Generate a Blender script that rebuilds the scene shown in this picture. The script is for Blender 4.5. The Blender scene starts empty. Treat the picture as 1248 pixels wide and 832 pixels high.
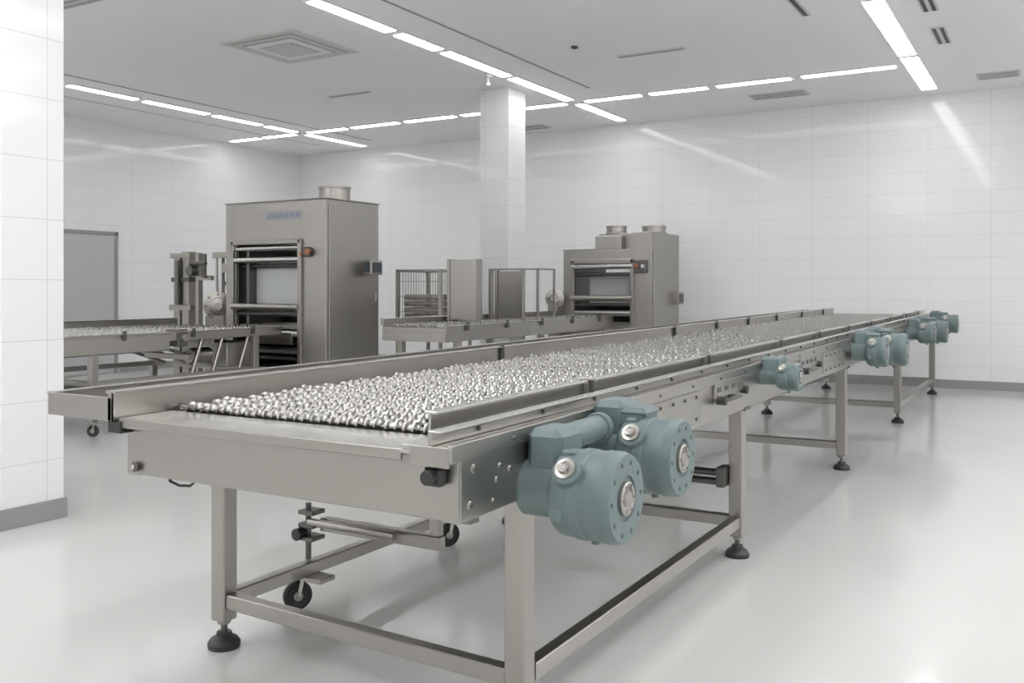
import bpy, bmesh, math, random
from mathutils import Vector, Matrix
random.seed(4)
scene = bpy.context.scene
try:
    scene.view_settings.view_transform = 'Standard'
    scene.view_settings.gamma = 1.08
    scene.view_settings.exposure = -0.02
except Exception:
    pass

# ---------------------------------------------------------------- materials
def new_mat(name):
    m = bpy.data.materials.new(name); m.use_nodes = True
    nt = m.node_tree
    return m, nt, nt.nodes['Principled BSDF']

def N(nt, t, **kw):
    n = nt.nodes.new(t)
    for k, v in kw.items(): setattr(n, k, v)
    return n

def steel(name, col, rough=0.3, stretch=(1, 1, 1), metallic=1.0, var=0.03, rv=0.02):
    m, nt, b = new_mat(name)
    g = N(nt, 'ShaderNodeTexCoord'); mp = N(nt, 'ShaderNodeMapping')
    mp.inputs['Scale'].default_value = stretch
    no = N(nt, 'ShaderNodeTexNoise'); no.inputs['Scale'].default_value = 5; no.inputs['Detail'].default_value = 3
    nt.links.new(g.outputs['Object'], mp.inputs['Vector']); nt.links.new(mp.outputs[0], no.inputs['Vector'])
    r = N(nt, 'ShaderNodeMapRange'); r.inputs[3].default_value = rough - rv; r.inputs[4].default_value = rough + rv
    nt.links.new(no.outputs[0], r.inputs[0]); nt.links.new(r.outputs[0], b.inputs['Roughness'])
    mx = N(nt, 'ShaderNodeMix', data_type='RGBA')
    mx.inputs[6].default_value = (*[c * (1 - var) for c in col], 1)
    mx.inputs[7].default_value = (*[min(1, c * (1 + var)) for c in col], 1)
    nt.links.new(no.outputs[0], mx.inputs[0]); nt.links.new(mx.outputs[2], b.inputs['Base Color'])
    b.inputs['Metallic'].default_value = metallic
    return m

def plain(name, col, rough=0.5, metallic=0.0, noise=0.06, scale=12):
    m, nt, b = new_mat(name)
    no = N(nt, 'ShaderNodeTexNoise'); no.inputs['Scale'].default_value = scale
    g = N(nt, 'ShaderNodeTexCoord'); nt.links.new(g.outputs['Object'], no.inputs['Vector'])
    mx = N(nt, 'ShaderNodeMix', data_type='RGBA')
    mx.inputs[6].default_value = (*[c * (1 - noise) for c in col], 1)
    mx.inputs[7].default_value = (*[min(1, c * (1 + noise)) for c in col], 1)
    nt.links.new(no.outputs[0], mx.inputs[0]); nt.links.new(mx.outputs[2], b.inputs['Base Color'])
    b.inputs['Roughness'].default_value = rough; b.inputs['Metallic'].default_value = metallic
    return m

def emit(name, col, s):
    m, nt, b = new_mat(name)
    b.inputs['Base Color'].default_value = (*col, 1)
    b.inputs['Emission Color'].default_value = (*col, 1)
    b.inputs['Emission Strength'].default_value = s
    return m

def tiles(name, w, h, col, mortar, rough=0.12, ms=0.006, offx=0.0, offz=0.0):
    m, nt, b = new_mat(name)
    g = N(nt, 'ShaderNodeNewGeometry')
    sp = N(nt, 'ShaderNodeSeparateXYZ'); nt.links.new(g.outputs['Position'], sp.inputs[0])
    sn = N(nt, 'ShaderNodeSeparateXYZ'); nt.links.new(g.outputs['True Normal'], sn.inputs[0])
    ax = N(nt, 'ShaderNodeMath', operation='ABSOLUTE'); nt.links.new(sn.outputs[0], ax.inputs[0])
    gt = N(nt, 'ShaderNodeMath', operation='GREATER_THAN'); gt.inputs[1].default_value = 0.5
    nt.links.new(ax.outputs[0], gt.inputs[0])
    mx = N(nt, 'ShaderNodeMix', data_type='FLOAT')
    nt.links.new(gt.outputs[0], mx.inputs[0]); nt.links.new(sp.outputs[0], mx.inputs[2]); nt.links.new(sp.outputs[1], mx.inputs[3])
    au = N(nt, 'ShaderNodeMath', operation='ADD'); au.inputs[1].default_value = 40 * w + offx
    nt.links.new(mx.outputs[0], au.inputs[0])
    az = N(nt, 'ShaderNodeMath', operation='ADD'); az.inputs[1].default_value = 40 * h + offz
    nt.links.new(sp.outputs[2], az.inputs[0])
    cb = N(nt, 'ShaderNodeCombineXYZ'); nt.links.new(au.outputs[0], cb.inputs[0]); nt.links.new(az.outputs[0], cb.inputs[1])
    br = N(nt, 'ShaderNodeTexBrick'); br.offset = 0.0; br.squash = 1.0
    br.inputs['Scale'].default_value = 1; br.inputs['Mortar Size'].default_value = ms
    br.inputs['Mortar Smooth'].default_value = 0.2
    br.inputs['Brick Width'].default_value = w; br.inputs['Row Height'].default_value = h
    br.inputs['Color1'].default_value = (*col, 1)
    br.inputs['Color2'].default_value = (*[c * 0.99 for c in col], 1)
    br.inputs['Mortar'].default_value = (*mortar, 1)
    nt.links.new(cb.outputs[0], br.inputs['Vector']); nt.links.new(br.outputs['Color'], b.inputs['Base Color'])
    b.inputs['Roughness'].default_value = rough
    b.inputs['Specular IOR Level'].default_value = 0.3
    return m

M = {}
M['steel'] = steel('brushed_stainless_steel', (0.37, 0.352, 0.325), 0.32)
M['steelh'] = steel('brushed_stainless_sheet', (0.38, 0.362, 0.335), 0.34)
M['steell'] = steel('stainless_long_sheet', (0.42, 0.402, 0.375), 0.30)
M['cab'] = steel('cabinet_stainless', (0.39, 0.374, 0.35), 0.42)
M['bright'] = steel('polished_steel', (0.55, 0.54, 0.52), 0.24)
M['wheel'] = steel('roller_wheel_steel', (0.43, 0.42, 0.40), 0.24)
M['dsteel'] = steel('dark_steel', (0.14, 0.135, 0.13), 0.4)
M['tray'] = steel('tray_steel', (0.06, 0.058, 0.055), 0.5)
M['teal'] = plain('teal_machine_paint', (0.122, 0.168, 0.172), 0.42, 0, 0.08, 8)
M['teald'] = plain('teal_paint_dark', (0.065, 0.092, 0.096), 0.5)
M['black'] = plain('black_rubber', (0.02, 0.02, 0.02), 0.5)
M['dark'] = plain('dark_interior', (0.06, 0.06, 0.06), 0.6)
M['ceil'] = plain('ceiling_paint', (0.94, 0.94, 0.94), 0.8, 0, 0.01, 1)
M['slot'] = plain('slot_grey', (0.34, 0.34, 0.34), 0.6)
M['vent'] = plain('vent_grey', (0.62, 0.62, 0.61), 0.5)
M['trimw'] = plain('white_trim', (0.82, 0.82, 0.82), 0.4)
M['base'] = plain('baseboard_grey', (0.28, 0.28, 0.29), 0.4)
M['door'] = plain('door_grey', (0.50, 0.51, 0.52), 0.35)
M['doorf'] = plain('door_frame_grey', (0.30, 0.30, 0.30), 0.4)
M['blue'] = plain('label_blue', (0.24, 0.28, 0.40), 0.4)
M['label'] = plain('label_plate', (0.36, 0.36, 0.39), 0.4)
M['orange'] = plain('button_orange', (0.42, 0.13, 0.07), 0.4)
M['panel'] = plain('pale_panel', (0.52, 0.54, 0.56), 0.25)
M['screen'] = plain('screen_dark', (0.03, 0.04, 0.05), 0.15)
M['light'] = emit('led_diffuser', (1.0, 1.0, 1.0), 12)
M['fill_light'] = emit('added_fill_emitter', (1.0, 1.0, 1.0), 7)  # emission for the added, unseen fill panels
M['wall'] = tiles('wall_tiles', 0.86, 0.33, (0.86, 0.86, 0.865), (0.74, 0.74, 0.74), 0.085, 0.0045)
M['pil'] = tiles('pillar_tiles', 0.46, 0.39, (0.83, 0.83, 0.835), (0.66, 0.66, 0.66), 0.09, 0.0035)

def floor_mat():
    m, nt, b = new_mat('epoxy_floor')
    g = N(nt, 'ShaderNodeTexCoord')
    no = N(nt, 'ShaderNodeTexNoise'); no.inputs['Scale'].default_value = 0.8; no.inputs['Detail'].default_value = 6
    nt.links.new(g.outputs['Object'], no.inputs['Vector'])
    mx = N(nt, 'ShaderNodeMix', data_type='RGBA')
    mx.inputs[6].default_value = (0.60, 0.60, 0.585, 1); mx.inputs[7].default_value = (0.64, 0.64, 0.625, 1)
    nt.links.new(no.outputs[0], mx.inputs[0]); nt.links.new(mx.outputs[2], b.inputs['Base Color'])
    r = N(nt, 'ShaderNodeMapRange'); r.inputs[3].default_value = 0.10; r.inputs[4].default_value = 0.17
    nt.links.new(no.outputs[0], r.inputs[0]); nt.links.new(r.outputs[0], b.inputs['Roughness'])
    b.inputs['Specular IOR Level'].default_value = 0.6
    return m
M['floor'] = floor_mat()

# ---------------------------------------------------------------- builder
def root(name, loc=(0, 0, 0)):
    e = bpy.data.objects.new(name, None); e.empty_display_size = 0.2
    scene.collection.objects.link(e); e.location = loc
    return e

SH = 0.0065
def lift(y): return SH * (y - 2.2)

class G:
    def __init__(s, name, parent=None):
        s.name = name; s.parent = parent; s.bm = bmesh.new(); s.mats = []
    def mi(s, m):
        if m not in s.mats: s.mats.append(m)
        return s.mats.index(m)
    def hexa(s, T, hx, hy, hz, mat, b):
        b = min(b, hx * 0.9, hy * 0.9, hz * 0.9)
        H = (hx, hy, hz); V = {}; mi = s.mi(mat)
        for sx in (-1, 1):
            for sy in (-1, 1):
                for sz in (-1, 1):
                    sg = (sx, sy, sz)
                    for a in range(3):
                        c = [sg[i] * (H[i] if i == a else H[i] - b) for i in range(3)]
                        V[(sg, a)] = s.bm.verts.new(T(Vector(c)))
        def f(vs):
            fc = s.bm.faces.new(vs); fc.material_index = mi
        def sgn(d): return tuple(d[i] for i in range(3))
        for a in range(3):
            o = [i for i in range(3) if i != a]
            for sa in (-1, 1):
                q = []
                for p in ((-1, -1), (1, -1), (1, 1), (-1, 1)):
                    q.append(V[(sgn({a: sa, o[0]: p[0], o[1]: p[1]}), a)])
                f(q)
        for a, b2 in ((0, 1), (0, 2), (1, 2)):
            c = 3 - a - b2
            for sa in (-1, 1):
                for sb in (-1, 1):
                    m1 = sgn({a: sa, b2: sb, c: -1}); m2 = sgn({a: sa, b2: sb, c: 1})
                    f([V[(m1, a)], V[(m2, a)], V[(m2, b2)], V[(m1, b2)]])
        for sx in (-1, 1):
            for sy in (-1, 1):
                for sz in (-1, 1):
                    f([V[((sx, sy, sz), a)] for a in range(3)])
    def box(s, x0, x1, y0, y1, z0, z1, mat, b=0.003):
        c = Vector(((x0 + x1) / 2, (y0 + y1) / 2, (z0 + z1) / 2))
        s.hexa(lambda v: c + v, abs(x1 - x0) / 2, abs(y1 - y0) / 2, abs(z1 - z0) / 2, M[mat], b)
    def bar(s, p0, p1, w, h, mat, b=0.003):
        p0, p1 = Vector(p0), Vector(p1); d = p1 - p0; L = d.length; d.normalize()
        up = Vector((0, 0, 1)) if abs(d.z) < 0.95 else Vector((0, 1, 0))
        sd = d.cross(up).normalized(); u = sd.cross(d)
        c = (p0 + p1) / 2
        s.hexa(lambda v: c + sd * v.x + d * v.y + u * v.z, w / 2, L / 2, h / 2, M[mat], b)
    def lathe(s, c, axis, prof, mat, segs=24):
        a = Vector(axis).normalized(); up = Vector((0, 0, 1)) if abs(a.z) < 0.9 else Vector((0, 1, 0))
        u = a.cross(up).normalized(); v = a.cross(u); c = Vector(c); mi = s.mi(M[mat])
        rings = []
        for r, h in prof:
            if r < 1e-6: rings.append([s.bm.verts.new(c + a * h)])
            else: rings.append([s.bm.verts.new(c + a * h + (u * math.cos(t) + v * math.sin(t)) * r) for t in [2 * math.pi * k / segs for k in range(segs)]])
        for r0, r1 in zip(rings, rings[1:]):
            for k in range(segs):
                k2 = (k + 1) % segs
                if len(r0) == 1 and len(r1) == 1: continue
                if len(r0) == 1: q = [r0[0], r1[k], r1[k2]]
                elif len(r1) == 1: q = [r0[k], r1[0], r0[k2]]
                else: q = [r0[k], r1[k], r1[k2], r0[k2]]
                fc = s.bm.faces.new(q); fc.material_index = mi
    def cyl(s, c, axis, r, L, mat, segs=20, b=0.002):
        h = L / 2
        s.lathe(c, axis, [(0, -h), (r - b, -h), (r, -h + b), (r, h - b), (r - b, h), (0, h)], mat, segs)
    def tube(s, p0, p1, r, mat, segs=14):
        p0, p1 = Vector(p0), Vector(p1)
        s.cyl((p0 + p1) / 2, p1 - p0, r, (p1 - p0).length, mat, segs, min(0.002, r * .3))
    def done(s, shear=False):
        if shear:
            for v in s.bm.verts:
                k = max(0, min(1, (v.co.z - 0.5) / 0.2)); v.co.z += k * lift(v.co.y)
        bmesh.ops.recalc_face_normals(s.bm, faces=s.bm.faces[:])
        me = bpy.data.meshes.new(s.name); s.bm.to_mesh(me); s.bm.free()
        for m in s.mats: me.materials.append(m)
        me.shade_smooth()
        try: me.set_sharp_from_angle(angle=math.radians(34))
        except Exception: pass
        o = bpy.data.objects.new(s.name, me); scene.collection.objects.link(o)
        if s.parent: o.parent = s.parent
        return o

# ---------------------------------------------------------------- room
XL, XR, YF, YB, ZC = -14.6, 6.0, -6.0, 15.5, 4.46
def single(name, x0, x1, y0, y1, z0, z1, mat, b=0.0005):
    g = G(name); g.box(x0, x1, y0, y1, z0, z1, mat, b); return g.done()
single('floor', XL - .2, XR + .2, YF - .2, YB + .2, -.2, 0, 'floor')
single('ceiling', XL - .2, XR + .2, YF - .2, YB + .2, ZC, ZC + .2, 'ceil')
single('wall_back', XL, XR, YB, YB + .2, 0, ZC, 'wall')
single('wall_left', XL - .2, XL, YF, YB, 0, ZC, 'wall')
single('wall_right', XR, XR + .2, YF, YB, 0, ZC, 'wall')
single('wall_front', XL, XR, YF - .2, YF, 0, ZC, 'wall')
single('baseboard_back', XL, XR, YB - .015, YB, 0, .13, 'base')
single('baseboard_left_1', XL, XL + .015, YF, 9.2, 0, .13, 'base')
single('baseboard_left_2', XL, XL + .015, 10.9, YB, 0, .13, 'base')
single('baseboard_right', XR - .015, XR, YF, YB, 0, .13, 'base')
single('baseboard_front', XL, XR, YF, YF + .015, 0, .13, 'base')

def pillar(x0, x1, y0, y1):
    r = root('tiled_pillar')
    g = G('shaft', r); g.box(x0, x1, y0, y1, 0, ZC, 'pil', 0.006); g.done()
    g = G('skirting', r); g.box(x0 - .015, x1 + .015, y0 - .015, y1 + .015, 0, .13, 'base', 0.002); g.done()
pillar(-6.12, -5.65, 3.37, 3.80)
pillar(-7.45, -6.95, 11.75, 12.25)

# door on left wall
r = root('door_1')
g = G('leaf', r); g.box(XL, XL + .03, 9.33, 10.78, 0.01, 2.46, 'door'); g.box(XL + .03, XL + .07, 9.45, 9.5, 1.0, 1.2, 'steel'); g.done()
g = G('frame', r)
g.box(XL, XL + .05, 10.78, 10.84, 0, 2.52, 'doorf'); g.box(XL, XL + .05, 9.27, 9.33, 0, 2.52, 'doorf'); g.box(XL, XL + .05, 9.27, 10.84, 2.46, 2.52, 'doorf'); g.done()

# ---------------------------------------------------------------- ceiling lights
def strip(axis, fixed, segs, w):
    r = root('ceiling_strip_light')
    g = G('housing', r); d = G('diffuser', r)
    for a0_, a1_ in segs:
        if axis == 'Y':
            g.box(fixed - w / 2 - .02, fixed + w / 2 + .02, a0_ - .03, a1_ + .03, ZC - .02, ZC, 'trimw')
            d.box(fixed - w / 2, fixed + w / 2, a0_, a1_, ZC - .028, ZC - .019, 'light')
        else:
            g.box(a0_ - .03, a1_ + .03, fixed - w / 2 - .02, fixed + w / 2 + .02, ZC - .02, ZC, 'trimw')
            d.box(a0_, a1_, fixed - w / 2, fixed + w / 2, ZC - .028, ZC - .019, 'light')
    g.done(); d.done()
def chain(br, gap=.08): return [(a + gap, b - gap) for a, b in zip(br, br[1:])]
strip('Y', -6.58, chain([5.0, 7.1, 8.55, 9.5, 11.15, 13.05]) + [(13.35, 15.0)], .16)
strip('Y', -1.64, chain([2.4, 4.9, 7.4, 10.0, 12.7, 15.0]), .2)
strip('Y', -12.35, chain([1, 3, 5, 6.8, 8.3, 9.6, 11.0, 12.2, 13.1]) + [(13.35, 15.0)], .15)
strip('Y', 3.3, chain([-5, -2.6, -.1, 2.4, 4.9, 7.4, 10.0, 12.7, 15.0]), .2)
strip('X', 13.2, chain([-14.3, -13.4, -12.45]) + chain([-12.25, -11.2, -10.0, -8.8, -7.6, -6.68]) + chain([-6.48, -5.4, -4.36, -3.15, -1.78]), .14)
for (px, py) in [(-12.5, -3.6), (-8.4, -3.6), (-4.2, -3.6), (.8, -3.6), (-12.3, -.2), (-8.4, -.2), (-4.2, -.2), (.8, -.2), (.8, 4.2), (4.9, 2.4), (1.2, 7.2), (4.9, 7.6), (4.9, 12), (-9.8, 3.2), (-4.0, 2.6)]:
    # fill panels added out of view to brighten the conveyors and the ceiling
    r = root('added_fill_panel'); zp = 3.95
    g = G('housing', r); g.box(px - .64, px + .64, py - .64, py + .64, zp, zp + .05, 'trimw')
    for sx in (-.5, .5):
        for sy in (-.5, .5): g.tube((px + sx, py + sy, zp + .05), (px + sx, py + sy, ZC), .006, 'vent', 8)
    g.done()
    g = G('diffuser', r); g.box(px - .6, px + .6, py - .6, py + .6, zp - .006, zp + .001, 'fill_light'); g.box(px - .6, px + .6, py - .6, py + .6, zp + .049, zp + .056, 'fill_light'); g.done()

def slot(name, x0, x1, y0, y1, mat='slot', t=.008):
    return single(name, x0, x1, y0, y1, ZC - t, ZC, mat)
slot('trim_1', -5.975, -5.945, 4, 12.4); slot('trim_2', -11.84, -11.81, 4, 14.6); slot('trim_3', -13.2, -13.15, 6, 14.6, 'vent')
r = root('ceiling_air_diffuser')
g = G('grille', r); cx, cy = -8.1, 8.45
for k, (h, mt, z) in enumerate([(.58, 'vent', .02), (.50, 'slot', .022), (.47, 'vent', .032), (.40, 'slot', .034), (.37, 'trimw', .042), (.26, 'slot', .044), (.24, 'vent', .05)]):
    g.box(cx - h, cx + h, cy - h, cy + h, ZC - z, ZC, mt, .002)
g.done()
def linvent(x0, x1, y0, y1, n, axis='Y'):
    r = root('ceiling_air_vent'); g = G('frame', r)
    g.box(x0, x1, y0, y1, ZC - .012, ZC, 'vent')
    for i in range(n):
        if axis == 'Y':
            w = (x1 - x0) / n; g.box(x0 + w * (i + .25), x0 + w * (i + .75), y0 + .03, y1 - .03, ZC - .016, ZC - .01, 'dark')
        else:
            w = (y1 - y0) / n; g.box(x0 + .03, x1 - .03, y0 + w * (i + .25), y0 + w * (i + .75), ZC - .016, ZC - .01, 'slot')
    g.done()
linvent(-1.26, -1.10, 11.5, 12.3, 2); linvent(-1.25, -1.09, 10.1, 10.8, 2); linvent(-2.40, -2.30, 9.5, 10.3, 1)
linvent(-.98, -.45, 14.3, 14.7, 3, 'X'); linvent(-4.1, -3.25, 14.1, 14.5, 3, 'X'); linvent(-8.6, -8.0, 14.7, 15.1, 2, 'X')
linvent(-4.85, -3.95, 10.88, 10.98, 1, 'X'); linvent(-9.7, -8.9, 10.9, 11.0, 1, 'X'); linvent(-9.2, -8.2, 5.9, 6.1, 2, 'X')
r = root('fire_sprinkler'); g = G('body', r); g.lathe((-5.1, 10.2, ZC), (0, 0, -1), [(0, 0), (.04, 0), (.04, .02), (.025, .03), (0, .03)], 'dark', 16); g.done()  # small dark sprinkler head on the ceiling
r = root('ceiling_sensor'); g = G('body', r)
g.cyl((-6.78, 10.9, ZC - .02), (0, 0, 1), .05, .04, 'vent'); g.tube((-6.78, 10.9, ZC - .03), (-6.78, 10.9, ZC - .13), .012, 'vent'); g.cyl((-6.78, 10.9, ZC - .14), (0, 0, 1), .03, .04, 'vent'); g.done()

# ---------------------------------------------------------------- components
def foot(g, x, y, ztop=.12, s=1.0):
    g.lathe((x, y, 0), (0, 0, 1), [(0, 0), (.066 * s, 0), (.068 * s, .02), (.056 * s, .038), (.034 * s, .05), (.03 * s, .065), (0, .065)], 'black', 20)
    g.cyl((x, y, .06 + (ztop - .06) / 2), (0, 0, 1), .014, ztop - .05, 'dsteel', 12)
    g.cyl((x, y, ztop - .012), (0, 0, 1), .028, .02, 'steel', 6)

def caster(g, x, y, ztop=.17, r=.06, ang=0.4):
    d = Vector((math.cos(ang), math.sin(ang), 0)); n = Vector((-d.y, d.x, 0))
    c = Vector((x, y, r))
    g.lathe(c, n, [(0, -.018), (r * .55, -.018), (r * .6, -.012), (r * .85, -.014), (r, -.008), (r, .008), (r * .85, .014), (r * .6, .012), (r * .55, .018), (0, .018)], 'black', 22)
    g.cyl(c, n, .022, .05, 'steel', 12)
    for sg in (-1, 1):
        g.bar(c + n * sg * .026, c + n * sg * .026 + d * .02 + Vector((0, 0, r + .02)), .022, .004, 'steel', .001)
    g.box(x - .035 + d.x * .02, x + .035 + d.x * .02, y - .035 + d.y * .02, y + .035 + d.y * .02, 2 * r + .01, 2 * r + .03, 'steel')
    g.cyl((x + d.x * .02, y + d.y * .02, (2 * r + .03 + ztop) / 2), (0, 0, 1), .02, max(.01, ztop - 2 * r - .02), 'dsteel', 12)

def wheels(name, parent, x0, x1, y0, y1, z, px, py, r, w, segs=10, shear=False):
    # rows of cross axles carrying small spool-shaped rollers (two raised collars, waisted middle)
    rnd = random.Random(11)
    verts = []; faces = []; row = 0; y = y0
    prof = [(r * .3, -w * .62), (r * .5, -w * .5), (r, -w * .46), (r, -w * .28), (r * .62, -w * .22), (r * .62, w * .22), (r, w * .28), (r, w * .46), (r * .5, w * .5), (r * .3, w * .62)]
    cs = [(math.cos(2 * math.pi * (k + .5) / segs), math.sin(2 * math.pi * (k + .5) / segs)) for k in range(segs)]
    last = 0
    while y <= y1:
        off = rnd.uniform(0, 1)
        while abs(off - last) < .2: off = rnd.uniform(0, 1)
        last = off
        x = x0 + px * off
        dz = lift(y) if shear else 0
        while x <= x1:
            b = len(verts)
            ya = rnd.uniform(-.08, .08); ca, sa = math.cos(ya), math.sin(ya)
            ox = rnd.uniform(-.004, .004); oz = rnd.uniform(-.003, .002)
            for pr, ph in prof:
                for c, s_ in cs:
                    lx, ly = ph, pr * c
                    verts.append((x + ox + lx * ca - ly * sa, y + lx * sa + ly * ca, z + dz + oz + pr * s_))
            for k in range(len(prof) - 1):
                for j in range(segs):
                    j2 = (j + 1) % segs
                    faces.append((b + k * segs + j, b + k * segs + j2, b + (k + 1) * segs + j2, b + (k + 1) * segs + j))
            x += px
        b = len(verts)
        ra = r * .28
        for xx in (x0 - .04, x1 + .04):
            for c, s_ in cs[::2]: verts.append((xx, y + ra * c, z + dz + ra * s_))
        n = len(cs[::2])
        for j in range(n): faces.append((b + j, b + (j + 1) % n, b + n + (j + 1) % n, b + n + j))
        y += py; row += 1
    me = bpy.data.meshes.new(name); me.from_pydata(verts, [], faces); me.update()
    bm = bmesh.new(); bm.from_mesh(me); bmesh.ops.recalc_face_normals(bm, faces=bm.faces[:]); bm.to_mesh(me); bm.free()
    me.shade_smooth(); me.set_sharp_from_angle(angle=math.radians(42))
    me.materials.append(M['wheel'])
    o = bpy.data.objects.new(name, me); scene.collection.objects.link(o); o.parent = parent
    return o

# ---------------------------------------------------------------- MAIN CONVEYOR
rc = root('roller_conveyor')
Y0, Y1 = 2.25, 14.75
g = G('frame_beams', rc)
g.box(-2.97, -1.5, Y0, Y0 + .012, .82, 1.005, 'steelh')
g.box(-2.97, -2.945, Y0 + .012, Y1, .82, 1.012, 'steell')
g.box(-1.525, -1.5, Y0 + .012, Y1, .82, 1.035, 'steell')
g.box(-1.56, -1.5, Y0, Y1, .815, .825, 'steell'); g.box(-2.97, -2.9, Y0, Y1, .815, .825, 'steell')
g.box(-2.97, -1.5, Y1 - .012, Y1, .82, 1.03, 'steelh')
for y in (3.4, 5.1, 6.6, 8.1, 9.7, 11.2, 12.8, 14.4): g.box(-2.94, -1.53, y, y + .05, .85, .97, 'steel')
g.done(True)
g = G('deck_plate', rc)
g.box(-2.95, -1.62, 2.2, 2.44, 1.015, 1.03, 'bright', .003)
g.box(-2.95, -1.67, 2.198, 2.21, .995, 1.03, 'steelh', .003)
g.box(-2.94, -1.6, 2.42, Y1 - .05, .985, 1.0, 'tray', .002)
g.box(-2.9, -1.68, Y1 - .25, Y1, 1.015, 1.03, 'bright')
g.done(True)
wheels('roller_wheels', rc, -2.91, -1.74, 2.48, 14.46, 1.038, .080, .094, .026, .050, 12, True)

g = G('left_gutter', rc)
g.box(-2.985, -2.965, 2.18, Y1, 1.02, 1.125, 'steell', .002)
g.box(-3.0, -2.95, 2.18, Y1, 1.12, 1.13, 'bright', .002)
g.box(-3.33, -2.985, 2.18, Y1, 1.02, 1.03, 'steell', .002)
g.box(-3.34, -3.325, 2.18, Y1, 1.02, 1.105, 'steell', .002)
g.box(-3.35, -3.31, 2.18, Y1, 1.10, 1.108, 'bright', .002)
g.box(-3.34, -2.965, 2.178, 2.19, 1.02, 1.105, 'steelh', .002)
g.box(-2.985, -2.965, 2.178, 2.19, 1.02, 1.125, 'steelh', .002)
for y in (3.2, 4.8, 6.4, 8, 9.6, 11.2, 12.8, 14.2):
    g.box(-3.3, -2.97, y, y + .04, .97, 1.02, 'steel')
    g.bar((-3.27, y + .02, .99), (-2.97, y + .02, .86), .03, .02, 'steel')
g.done(True)
g = G('rail_clamps', rc)
for y in (4.9, 7.9, 9.1, 10.2, 11.4, 12.7, 14.0):
    g.box(-2.964, -2.95, y, y + .04, 1.02, 1.135, 'black')
for y in (3.45, 4.95, 6.5, 7.7, 8.9, 10.1, 11.4, 12.6, 13.8):
    g.box(-1.66, -1.645, y, y + .02, 1.0, 1.125, 'dsteel'); g.box(-1.70, -1.64, y - .005, y + .025, 1.118, 1.128, 'steel')
g.box(-3.0, -2.93, 2.19, 2.25, .975, 1.018, 'black'); g.done(True)

g = G('right_rails', rc)
g.box(-1.685, -1.675, 2.36, Y1, 1.02, 1.115, 'bright', .002)
g.box(-1.70, -1.655, 2.36, Y1, 1.108, 1.12, 'bright', .003)
g.box(-1.67, -1.50, 2.2, Y1, 1.03, 1.045, 'bright', .002)
g.box(-1.575, -1.560, 2.2, Y1, 1.045, 1.085, 'steell', .003)
g.box(-1.575, -1.53, 2.2, Y1, 1.08, 1.09, 'bright', .003)
g.box(-1.506, -1.490, 2.2, Y1, 1.0, 1.052, 'steell', .003)
g.box(-1.64, -1.50, 2.198, 2.21, .985, 1.045, 'steelh', .002)
y = 2.45
while y < 14.5:
    g.cyl((-1.556, y, 1.065), (1, 0, 0), .008, .01, 'dsteel', 8); g.cyl((-1.488, y + .1, 1.026), (1, 0, 0), .007, .01, 'dsteel', 8); y += .42
g.done(True)

g = G('side_fittings', rc)
g.box(-1.60, -1.535, 2.21, 2.25, .925, .985, 'black', .01)
g.cyl((-1.57, 2.20, .955), (0, 1, 0), .022, .03, 'black')
g.cyl((-2.91, 2.242, .85), (0, 1, 0), .018, .02, 'dsteel'); g.cyl((-2.91, 2.235, .85), (0, 1, 0), .009, .02, 'bright')
for (y, z, rr) in ((2.31, .86, .013), (2.33, .965, .014), (2.46, .91, .010), (2.48, .95, .009), (2.54, .93, .010), (2.44, .85, .007)):
    g.cyl((-1.499, y, z), (1, 0, 0), rr, .006, 'steel'); g.cyl((-1.496, y, z), (1, 0, 0), rr * .6, .006, 'dsteel', 10)
for y in (4.55, 6.35, 9.9):
    g.box(-1.5, -1.485, y, y + .5, .93, 1.01, 'steel')
    for k in range(4): g.box(-1.487, -1.482, y + .03 + .12 * k, y + .09 + .12 * k, .96, .985, 'dark')
    g.box(-1.5, -1.45, y + .08, y + .36, .905, .92, 'dsteel', .01); g.cyl((-1.465, y + .04, .92), (1, 0, 0), .022, .05, 'black')
for y0 in (3.6, 7.1, 10.6, 13.0):
    g.box(-1.503, -1.493, y0, y0 + .75, .84, .995, 'cab', .002)
    for k in range(5):
        for z in (.865, .97): g.cyl((-1.49, y0 + .06 + .155 * k, z), (1, 0, 0), .008, .012, 'dsteel', 10)
for y in (5.05, 6.9, 8.0, 10.4, 12.1):
    g.cyl((-1.49, y, .93), (1, 0, 0), .022, .05, 'black', 14)
g.done(True)

g = G('legs', rc)
LX, RX = -3.02, -1.555
hw = .039
LY = (2.76, 5.15, 8.07, 11.2, 14.5)
for y in LY:
    yr = y - .06 if y < 3 else y
    for x, yy in ((LX, y), (RX, yr)):
        g.box(x - hw, x + hw, yy - hw, yy + hw, .115, .823 + lift(yy), 'steel', .006)
        foot(g, x, yy)
        g.box(x - .06, x + .06, yy - .05, yy + .05, .805 + lift(yy), .825 + lift(yy), 'dsteel')
    g.bar((LX + hw, y, .20), (RX - hw, yr, .20), .055, .06, 'steelh', .004)
for x in (LX, RX):
    g.box(x - .028, x + .028, 2.73 + hw, 5.15 - hw, .17, .23, 'steell', .004)
    g.box(x - .028, x + .028, 11.2 + hw, 14.5 - hw, .17, .23, 'steell', .004)
g.box(LX - .028, LX + .028, 8.07 + hw, 11.2 - hw, .17, .23, 'steell', .004)
g.done()

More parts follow.
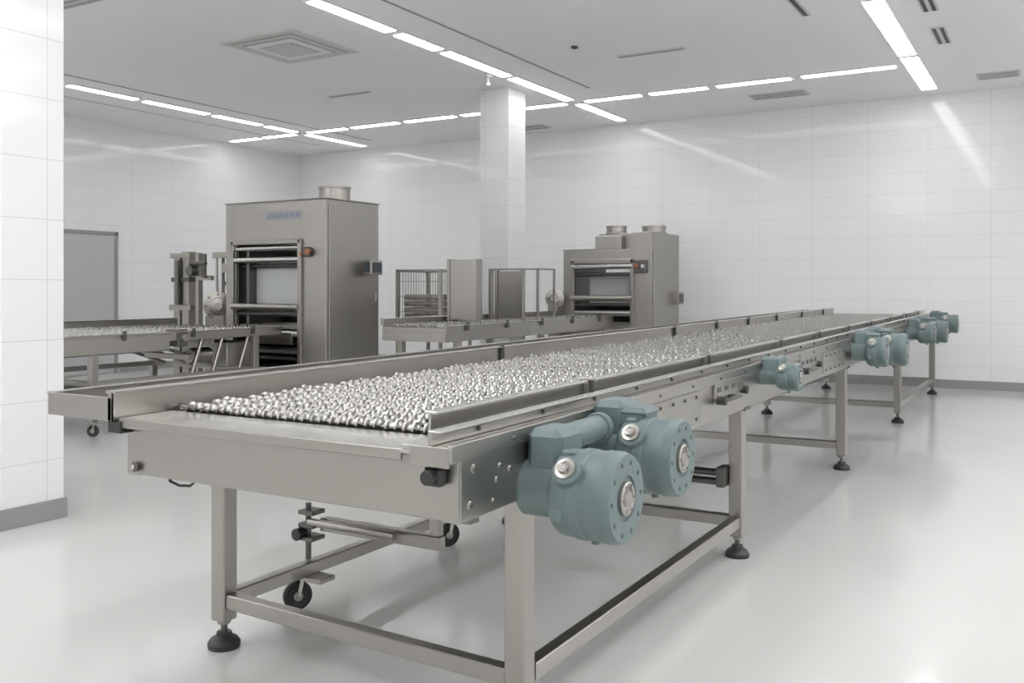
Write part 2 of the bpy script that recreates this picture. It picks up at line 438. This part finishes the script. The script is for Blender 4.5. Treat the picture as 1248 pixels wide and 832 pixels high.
g = G('caster_subframe', rc)
for y in (3.25, 4.5):
    caster(g, -3.07, y, .17, .068, 1.0)
    g.box(-3.10, -2.9, y - .03, y + .07, .15, .172, 'steel')
g.box(-2.98, -2.3, 3.30, 3.35, .37, .43, 'steel', .004)
g.tube((-3.0, 3.25, .42), (-2.5, 3.25, .42), .018, 'steel')
for z in (.34, .40, .46): g.box(-3.06, -2.97, 3.24, 3.33, z - .010, z + .010, 'dsteel')
g.tube((-3.03, 3.28, .235), (-3.03, 3.28, .5), .014, 'dsteel'); g.cyl((-3.05, 3.24, .36), (0, 1, 0), .028, .05, 'black')
g.box(-2.36, -2.31, 3.31, 3.35, .37, .80, 'steel')
for z in (.43, .48): g.tube((-1.95, 5.05, z), (-1.60, 5.05, z), .02, 'dsteel')
g.box(-1.98, -1.93, 5.02, 5.14, .38, .52, 'steel'); g.box(-1.64, -1.595, 5.03, 5.15, .40, .51, 'dsteel')
pts = [(-2.78, 2.3, .82), (-2.80, 2.3, .80), (-2.76, 2.31, .785), (-2.70, 2.31, .79), (-2.66, 2.3, .815)]
for a, b in zip(pts, pts[1:]): g.tube(a, b, .005, 'black', 8)
g.done()

# ---------------------------------------------------------------- motors
def motor(y, z, r=.145, x0=-1.37, x1=-1.15, box=True, arm=True):
    z += lift(y)
    rt = root('electric_gear_motor')
    g = G('drum', rt); L = x1 - x0; k = r / .145
    g.lathe((x0, y, z), (1, 0, 0), [(0, 0), (r * .78, 0), (r * .90, .012), (r * .96, .03), (r * .97, L * .35), (r, L * .37), (r, L * .50), (r * .975, L * .52), (r * .975, L * .70), (r * 1.0, L * .73), (r * 1.0, L * .90), (r * .94, L), (r * .50, L), (r * .48, L - .008), (0, L - .008)], 'teal', 48)
    for i in range(10):
        a = 2 * math.pi * i / 10
        g.cyl((x1, y + r * .78 * math.cos(a), z + r * .78 * math.sin(a)), (1, 0, 0), .0085 * k, .006, 'teald', 10)
    for a in (0.3, 1.9, 3.5, 5.0):
        g.box(x0 + L * .1, x0 + L * .3, y + r * .9 * math.cos(a) - .02 * k, y + r * .9 * math.cos(a) + .02 * k, z + r * .9 * math.sin(a) - .02 * k, z + r * .9 * math.sin(a) + .02 * k, 'teal', .006)
    g.cyl((x0 + L * .5, y + .01, z - r), (0, 0, 1), .014 * k, .03, 'teal', 10)
    g.done()
    g = G('shaft_hub', rt)
    g.lathe((x1 - .01, y, z), (1, 0, 0), [(0, 0), (r * .37, 0), (r * .37, .014), (r * .33, .018), (r * .28, .016), (r * .26, .008), (r * .18, .008), (r * .16, .018), (r * .1, .02), (0, .02)], 'cab', 28)
    for i in range(6):
        a = 2 * math.pi * i / 6
        g.cyl((x1 + .006, y + r * .31 * math.cos(a), z + r * .31 * math.sin(a)), (1, 0, 0), .005 * k, .006, 'dsteel', 8)
    g.done()
    g = G('cable_boss', rt)
    d = Vector((0, -.80, .60)); c = Vector((x0 + L * .34, y, z)) + d * r * .9
    g.lathe(c, d, [(0, -.03), (.052 * k, -.03), (.048 * k, .03 * k), (.036 * k, .035 * k), (0, .035 * k)], 'teal', 22)
    g.lathe(c + d * .03 * k, d, [(0, 0), (.034 * k, 0), (.034 * k, .012), (.022 * k, .014), (.02 * k, .03 * k), (.012 * k, .032 * k), (0, .022 * k)], 'steell', 18)
    g.done()
    g = G('gearbox', rt)
    xb = -1.49
    g.box(xb, x0 + .01, y - .04 * k, y + .14 * k, z - .03, z + .20 * k, 'teal', .025 * k)
    g.cyl((xb + .05, y + .02, z), (1, 0, 0), r * .66, .15, 'teal', 28, .01)
    if arm:
        g.cyl((xb + .06, y + .26 * k, z + .15 * k), (0, 1, 0), .046 * k, .30 * k, 'teal', 22, .008)
        g.cyl((xb + .06, y + .40 * k, z + .15 * k), (0, 1, 0), .056 * k, .03, 'teal', 22, .004)
    if box:
        g.box(xb + .03, x0 + .09, y - .03 * k, y + .10 * k, z + r * .75, z + r * .75 + .07 * k, 'teal', .012)
        g.box(xb + .025, x0 + .095, y - .035 * k, y + .105 * k, z + r * .75 + .045 * k, z + r * .75 + .058 * k, 'teal', .004)
    g.cyl((-1.487, y, z), (1, 0, 0), .05 * k, .03, 'bright')
    g.done()
motor(2.66, .850, .143, box=False)
motor(3.16, .893, .138, arm=False)
motor(5.42, .975, .080, x0=-1.40, x1=-1.27, arm=True, box=False)
motor(8.22, .94, .125, x0=-1.38, x1=-1.22, arm=True)
motor(8.85, .92, .145, arm=False)
motor(11.5, .94, .12, x0=-1.38, x1=-1.2, box=False)
motor(12.3, .92, .135, arm=False)
motor(13.7, .96, .125, arm=False)

# ---------------------------------------------------------------- secondary roller tables
def roller_table(name, x0, x1, y0, y1, z, legys, skirt, farrail=.1, cast=False):
    rt = root(name)
    g = G('frame', rt)
    for x in (x0, x1 - .02): g.box(x, x + .02, y0, y1, z - skirt, z + .02, 'steell')
    for y in (y0, y1 - .02): g.box(x0, x1, y, y + .02, z - skirt, z, 'steelh')
    g.box(x0 + .02, x1 - .02, y0, y1, z - .06, z - .045, 'tray')
    g.box(x0 - .03, x0 + .02, y0, y1, z + .015, z + farrail, 'steell'); g.box(x0 - .04, x0 + .03, y0, y1, z + farrail, z + farrail + .008, 'bright')
    g.box(x1 - .03, x1 + .03, y0, y1, z + .02, z + .03, 'bright')
    y = y0 + .4
    while y < y1: g.box(x1, x1 + .03, y, y + .04, z - .04, z + .06, 'dsteel'); y += .9
    g.done()
    wheels('roller_wheels', rt, x0 + .08, x1 - .12, y0 + .08, y1 - .08, z + .005, .10, .12, .032, .055, 8)
    g = G('legs', rt)
    for y in legys:
        for x in (x0 + .05, x1 - .05):
            zb = .17 if cast else .115
            g.box(x - .04, x + .04, y - .04, y + .04, zb, z - skirt + .01, 'steel', .005)
            if cast: caster(g, x, y, .175, .06, .6)
            else: foot(g, x, y)
        g.box(x0 + .09, x1 - .09, y - .025, y + .025, .5, .56, 'steelh'); g.box(x0 + .09, x1 - .09, y - .025, y + .025, .19, .25, 'steelh')
    for x in (x0 + .05, x1 - .05):
        g.box(x - .025, x + .025, legys[0] + .04, legys[-1] - .04, .5, .56, 'steell')
    g.done()
    return rt
rt = roller_table('infeed_roller_conveyor', -10.35, -8.4, 5.0, 8.62, 1.0, (6.0, 8.2), .07, cast=True)
g = G('drip_skirt', rt)
g.box(-8.42, -8.395, 5.0, 6.9, .83, 1.0, 'steell', .004)
g.tube((-8.44, 5.0, .85), (-8.44, 6.9, .85), .03, 'steell')
g.box(-8.6, -8.38, 7.0, 7.14, .86, 1.05, 'dsteel', .01); g.cyl((-8.36, 7.07, .96), (1, 0, 0), .04, .06, 'steel')
for y in (7.4, 7.7, 8.1): g.tube((-8.45, y, .95), (-8.45, y - .15, .55), .022, 'steel')
g.box(-8.9, -8.4, 5.7, 6.25, .44, .50, 'dsteel')
g.box(-8.5, -8.35, 6.15, 6.5, .22, .42, 'steel', .01)
g.box(-9.4, -8.6, 7.9, 8.3, .56, .86, 'cab', .01)
g.cyl((-8.75, 7.6, .72), (0, 1, 0), .09, .3, 'steel'); g.box(-9.2, -8.45, 7.2, 7.26, .70, .76, 'steel')
for x in (-9.6, -9.1, -8.7): g.tube((x, 6.8, .93), (x - .1, 7.9, .58), .02, 'steel')
for y in (6.6, 7.5): g.box(-10.3, -8.42, y, y + .05, .86, .93, 'steelh')
g.done()
roller_table('transfer_roller_conveyor', -6.8, -5.9, 8.6, 13.15, 1.06, (8.9, 10.9, 12.9), .16, .09)

# ---------------------------------------------------------------- process machines
r = root('stainless_press_machine')
x0, x1, y0, y1, zt = -9.49, -7.75, 8.7, 9.73, 2.61
g = G('cabinet', r)
g.box(x0, -9.31, y0, y1, .08, zt, 'cab', .008)
g.box(-8.18, x1, y0, y1, .08, zt, 'cab', .008)
g.box(-9.32, -8.17, y0, y1, 2.08, zt - .001, 'cab', .004)
g.box(-9.32, -8.17, y0 + .01, y1, .08, .50, 'cab', .004)
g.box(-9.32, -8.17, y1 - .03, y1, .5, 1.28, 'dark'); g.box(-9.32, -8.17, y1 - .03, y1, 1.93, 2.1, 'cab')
g.box(x0 - .01, x1 + .01, y0 - .01, y1 + .01, zt, zt + .015, 'cab', .004)
g.box(x1, x1 + .012, y0 + .05, y1 - .05, .2, zt - .08, 'cab', .006)
for z in (.5, 1.4, 2.3): g.cyl((x1 + .014, y1 - .08, z), (0, 0, 1), .014, .12, 'steel')
for x in (x0 + .1, x1 - .1):
    for y in (y0 + .1, y1 - .1): g.cyl((x, y, .04), (0, 0, 1), .05, .08, 'black')
g.done()
g = G('interior', r)
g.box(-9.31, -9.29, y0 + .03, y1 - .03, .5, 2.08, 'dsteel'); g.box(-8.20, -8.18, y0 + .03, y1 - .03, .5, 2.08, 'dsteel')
g.box(-9.12, -8.25, y0 + .18, y0 + .20, 1.25, 1.84, 'panel')
g.box(-9.16, -9.11, y0 + .05, y0 + .3, .5, 2.05, 'dsteel'); g.box(-8.27, -8.22, y0 + .15, y0 + .3, .5, 2.05, 'dsteel')
for z, rr, yy, mt in ((2.02, .035, .02, 'bright'), (1.87, .04, .0, 'bright'), (1.80, .03, .12, 'dsteel'), (1.27, .045, -.03, 'steel'), (1.18, .03, .05, 'dsteel'), (.93, .045, .04, 'bright'), (.82, .035, .1, 'dsteel'), (.72, .045, .04, 'steel'), (.62, .035, .1, 'dsteel')):
    g.tube((-9.33, y0 + yy, z), (-8.17, y0 + yy, z), rr, mt, 18)
g.box(-9.3, -8.25, y0 + .05, y1 - .1, .99, 1.04, 'steelh'); g.box(-9.0, -8.3, y0 - .02, y0 + .02, .80, .95, 'steelh')
for x in (-9.34, -8.16): g.box(x - .03, x + .03, y0 - .04, y0, .5, 2.12, 'steel', .005)
g.box(-9.36, -8.14, y0 - .04, y0, 2.07, 2.13, 'steel', .005)
g.done()
g = G('exhaust_duct', r)
g.lathe((-8.05, 9.2, zt), (0, 0, 1), [(0, 0), (.23, 0), (.23, .02), (.2, .03), (.2, .17), (.21, .175), (.21, .2), (.19, .2), (.19, .1), (0, .1)], 'steel', 32); g.done()
g = G('controls', r)
g.box(-8.78, -8.14, y0 - .006, y0, 2.38, 2.48, 'label', .002)
for i in range(6):
    xx = -8.74 + .10 * i
    g.box(xx, xx + .045, y0 - .010, y0 - .005, 2.405, 2.455, 'blue', .002); g.box(xx + .055, xx + .068, y0 - .010, y0 - .005, 2.40, 2.46, 'blue', .002)
g.box(-8.1, -7.98, y0 - .06, y0, 1.90, 2.02, 'dsteel', .01)
g.cyl((-7.99, y0 - .07, 1.96), (0, 1, 0), .035, .04, 'orange'); g.cyl((-8.1, y0 - .05, 1.93), (0, 1, 0), .02, .06, 'orange')
g.tube((x1, 9.45, 1.78), (x1 + .12, 9.45, 1.78), .02, 'steel')
g.box(x1 + .08, x1 + .2, 9.32, 9.56, 1.68, 1.87, 'steel', .01); g.box(x1 + .10, x1 + .18, 9.31, 9.33, 1.71, 1.84, 'screen', .002); g.box(x1 + .2, x1 + .206, 9.35, 9.53, 1.71, 1.84, 'screen', .002)
g.done()

r = root('hydraulic_post_unit')
g = G('posts', r)
g.box(-10.75, -10.62, 8.9, 9.05, 0, 2.0, 'steel', .006); g.box(-10.58, -10.44, 8.9, 9.05, 0, 2.02, 'steel', .006)
g.box(-10.8, -10.4, 8.88, 9.07, 1.93, 2.0, 'steel', .006); g.box(-10.8, -10.36, 8.86, 9.09, 1.2, 1.28, 'steel', .006); g.box(-10.78, -10.4, 8.88, 9.07, 1.6, 1.66, 'dsteel', .006)
g.box(-10.3, -10.24, 8.9, 8.98, 0.05, 2.0, 'steel'); g.tube((-10.62, 8.86, 1.28), (-10.62, 8.86, 1.9), .03, 'dsteel'); g.tube((-10.35, 8.86, 1.85), (-10.05, 8.86, 1.85), .03, 'dsteel')
g.cyl((-10.32, 8.85, 1.75), (0, 1, 0), .07, .1, 'dsteel'); g.box(-10.45, -10.2, 8.88, 9.0, 1.68, 1.74, 'steel')
g.tube((-10.1, 8.88, 1.65), (-10.1, 8.88, 1.98), .03, 'dsteel'); g.box(-10.3, -10.0, 8.9, 8.96, 1.62, 1.68, 'steel')
g.box(-11.0, -10.2, 8.8, 9.15, 0, .06, 'dsteel')
g.done()
r = root('flanged_drive_motor')
g = G('body', r)
c = Vector((-9.80, 8.85, 1.27))
ax = Vector((.75, -.66, 0))
g.lathe(c, ax, [(0, -.18), (.10, -.18), (.13, -.12), (.13, 0), (.19, .0), (.19, .03), (.12, .04), (.11, .12), (.05, .13), (.05, .17), (0, .17)], 'steel', 28)
for i in range(8):
    a = i * math.pi / 4
    s = Vector((.66, .75, 0)) * math.cos(a) * .16 + Vector((0, 0, 1)) * math.sin(a) * .16
    g.cyl(c + s + ax * .035, ax, .016, .02, 'dsteel', 8)
g.box(-9.98, -9.62, 8.78, 9.0, 0, 1.14, 'cab', .01)
g.tube((-9.78, 8.92, 1.4), (-9.78, 8.92, 1.95), .022, 'dsteel'); g.tube((-9.9, 8.92, 1.3), (-9.9, 8.92, 2.0), .018, 'steel')
g.box(-9.95, -9.54, 8.88, 8.96, 1.92, 2.0, 'steel'); g.box(-9.70, -9.54, 8.82, 8.96, 1.72, 1.84, 'steel'); g.box(-9.72, -9.54, 8.84, 8.94, 1.55, 1.6, 'dsteel')
g.done()

# machine 2
r = root('stainless_press_machine')
x0, x1, y0, y1 = -6.9, -5.38, 13.4, 14.6
g = G('cabinet', r)
g.box(x0, -6.7, y0, y1, .08, 2.12, 'cab', .006)
g.box(-5.71, x1, y0, y1, .08, 2.38, 'cab', .006)
g.box(-6.71, -5.7, y0, y1, 1.91, 2.12, 'cab', .004)
g.box(-6.36, -5.71, y0 + .2, y1, 2.12, 2.38, 'cab', .006)
g.box(-6.35, -5.9, y0 + .03, y0 + .3, 2.12, 2.34, 'cab', .01)
g.box(-6.71, -5.7, y0 + .02, y1, .08, .95, 'cab', .004)
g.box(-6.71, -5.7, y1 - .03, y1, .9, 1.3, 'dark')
g.box(x0 - .01, -6.36, y0 - .01, y1, 2.12, 2.135, 'cab', .003)
g.box(x1, x1 + .012, y0 + .06, y1 - .06, .2, 2.1, 'cab', .006)
g.done()
g = G('interior', r)
g.box(-6.7, -6.68, y0 + .03, y1 - .03, .95, 1.91, 'dsteel'); g.box(-5.73, -5.71, y0 + .03, y1 - .03, .95, 1.91, 'dsteel')
g.box(-6.55, -5.85, y0 + .25, y0 + .27, 1.25, 1.70, 'panel')
for z, rr, yy, mt in ((1.85, .04, -.02, 'bright'), (1.73, .03, .05, 'dsteel'), (1.35, .045, -.04, 'steel'), (1.25, .03, .05, 'dsteel'), (1.12, .045, .0, 'bright')):
    g.tube((-6.74, y0 + yy, z), (-5.68, y0 + yy, z), rr, mt, 16)
for x in (-6.72, -5.69): g.box(x - .03, x + .03, y0 - .05, y0, .95, 1.96, 'steel', .005)
g.box(-6.74, -5.66, y0 - .05, y0, 1.9, 1.97, 'steel', .005)
g.done()
g = G('exhaust_ducts', r)
for (x, y, rr, zz) in ((-6.12, 13.75, .16, 2.38), (-5.62, 14.1, .19, 2.38)):
    g.lathe((x, y, zz), (0, 0, 1), [(0, 0), (rr + .02, 0), (rr + .02, .02), (rr, .03), (rr, .10), (rr + .01, .105), (rr + .01, .13), (rr - .02, .13), (rr - .02, .05), (0, .05)], 'steel', 28)
g.done()
g = G('controls', r)
g.box(-5.66, -5.45, y0 - .05, y0, 1.75, 1.95, 'dsteel', .01)
g.cyl((-5.6, y0 - .06, 1.85), (0, 1, 0), .03, .04, 'orange'); g.cyl((-5.5, y0 - .06, 1.85), (0, 1, 0), .03, .04, 'panel')
g.box(x1, x1 + .12, 14.25, 14.5, 1.25, 1.45, 'steel', .01); g.box(x1 + .12, x1 + .126, 14.28, 14.47, 1.28, 1.42, 'screen')
g.lathe((-6.98, 13.25, 1.35), (.5, -.85, 0), [(0, -.1), (.1, -.1), (.1, .0), (.15, 0), (.15, .03), (.08, .04), (.07, .1), (0, .1)], 'steel', 24)
g.box(-7.08, -6.91, 13.2, 13.45, .0, 1.25, 'cab', .01)
g.done()

# ---------------------------------------------------------------- cage + guards
r = root('wire_guard_cage')
g = G('frame', r)
X0, X1, YA, YBc, ZT = -7.57, -6.88, 9.9, 10.6, 1.76
for x in (X0, X1):
    for y in (YA, YBc): g.box(x - .02, x + .02, y - .02, y + .02, 0, ZT, 'steel')
for z in (ZT - .02, 1.0, .9):
    for y in (YA, YBc): g.box(X0, X1, y - .015, y + .015, z - .015, z + .015, 'steelh')
    for x in (X0, X1): g.box(x - .015, x + .015, YA, YBc, z - .015, z + .015, 'steell')
g.done()
g = G('wires', r)
for i in range(1, 18):
    x = X0 + (X1 - X0) * i / 18
    for y in (YA, YBc): g.box(x - .0025, x + .0025, y - .0025, y + .0025, .9, ZT - .02, 'steel', .0005)
for i in range(1, 12):
    y = YA + (YBc - YA) * i / 12
    for x in (X0, X1): g.box(x - .0025, x + .0025, y - .0025, y + .0025, .9, ZT - .02, 'steel', .0005)
for z in (1.2, 1.4, 1.6):
    for y in (YA, YBc): g.box(X0, X1, y - .004, y + .004, z - .004, z + .004, 'steel', .0005)
g.done()
g = G('roller_stack', r)
for k in range(5):
    g.tube((X0 + .04, YA + .12, 1.05 + k * .085), (X1 - .04, YA + .12, 1.05 + k * .085), .038, 'steel' if k % 2 else 'cab', 16)
    g.tube((X0 + .04, YA + .3, 1.05 + k * .085), (X1 - .04, YA + .3, 1.05 + k * .085), .038, 'dsteel', 16)
g.done()
r = root('machine_guard_panel')
g = G('panel', r); g.box(-6.72, -6.32, 9.86, 9.98, 1.1, 1.87, 'cab', .008); g.box(-6.74, -6.70, 9.84, 10.0, 1.1, 1.88, 'steel'); g.box(-6.34, -6.30, 9.84, 10.0, 1.1, 1.88, 'steel'); g.done()
r = root('framed_mesh_guard')
g = G('panel', r)
g.box(-6.62, -6.26, 10.905, 10.935, 1.1, 1.74, 'cab', .004)
for x in (-6.74, -6.64, -6.24): g.box(x - .018, x + .018, 10.88, 10.96, 1.1, 1.78, 'steel')
g.box(-6.75, -6.0, 10.9, 10.94, 1.755, 1.78, 'steel'); g.box(-6.02, -5.99, 10.9, 10.94, 1.1, 1.78, 'steel')
g.box(-6.02, -5.99, 10.9, 11.4, 1.755, 1.78, 'steel'); g.box(-6.02, -5.99, 11.37, 11.4, 1.1, 1.78, 'steel')
g.done()

# ---------------------------------------------------------------- camera + world
cam = bpy.data.cameras.new('camera'); co = bpy.data.objects.new('camera', cam); scene.collection.objects.link(co)
cam.sensor_width = 36; cam.lens = 1135 / 1248 * 36; cam.shift_y = -64 / 1248
co.location = (0, 0, 1.5); co.rotation_euler = (math.radians(90), 0, math.radians(30.4)); cam.clip_start = .05
scene.camera = co
w = bpy.data.worlds.new('world'); scene.world = w; w.use_nodes = True
w.node_tree.nodes['Background'].inputs[0].default_value = (.8, .8, .8, 1); w.node_tree.nodes['Background'].inputs[1].default_value = .3
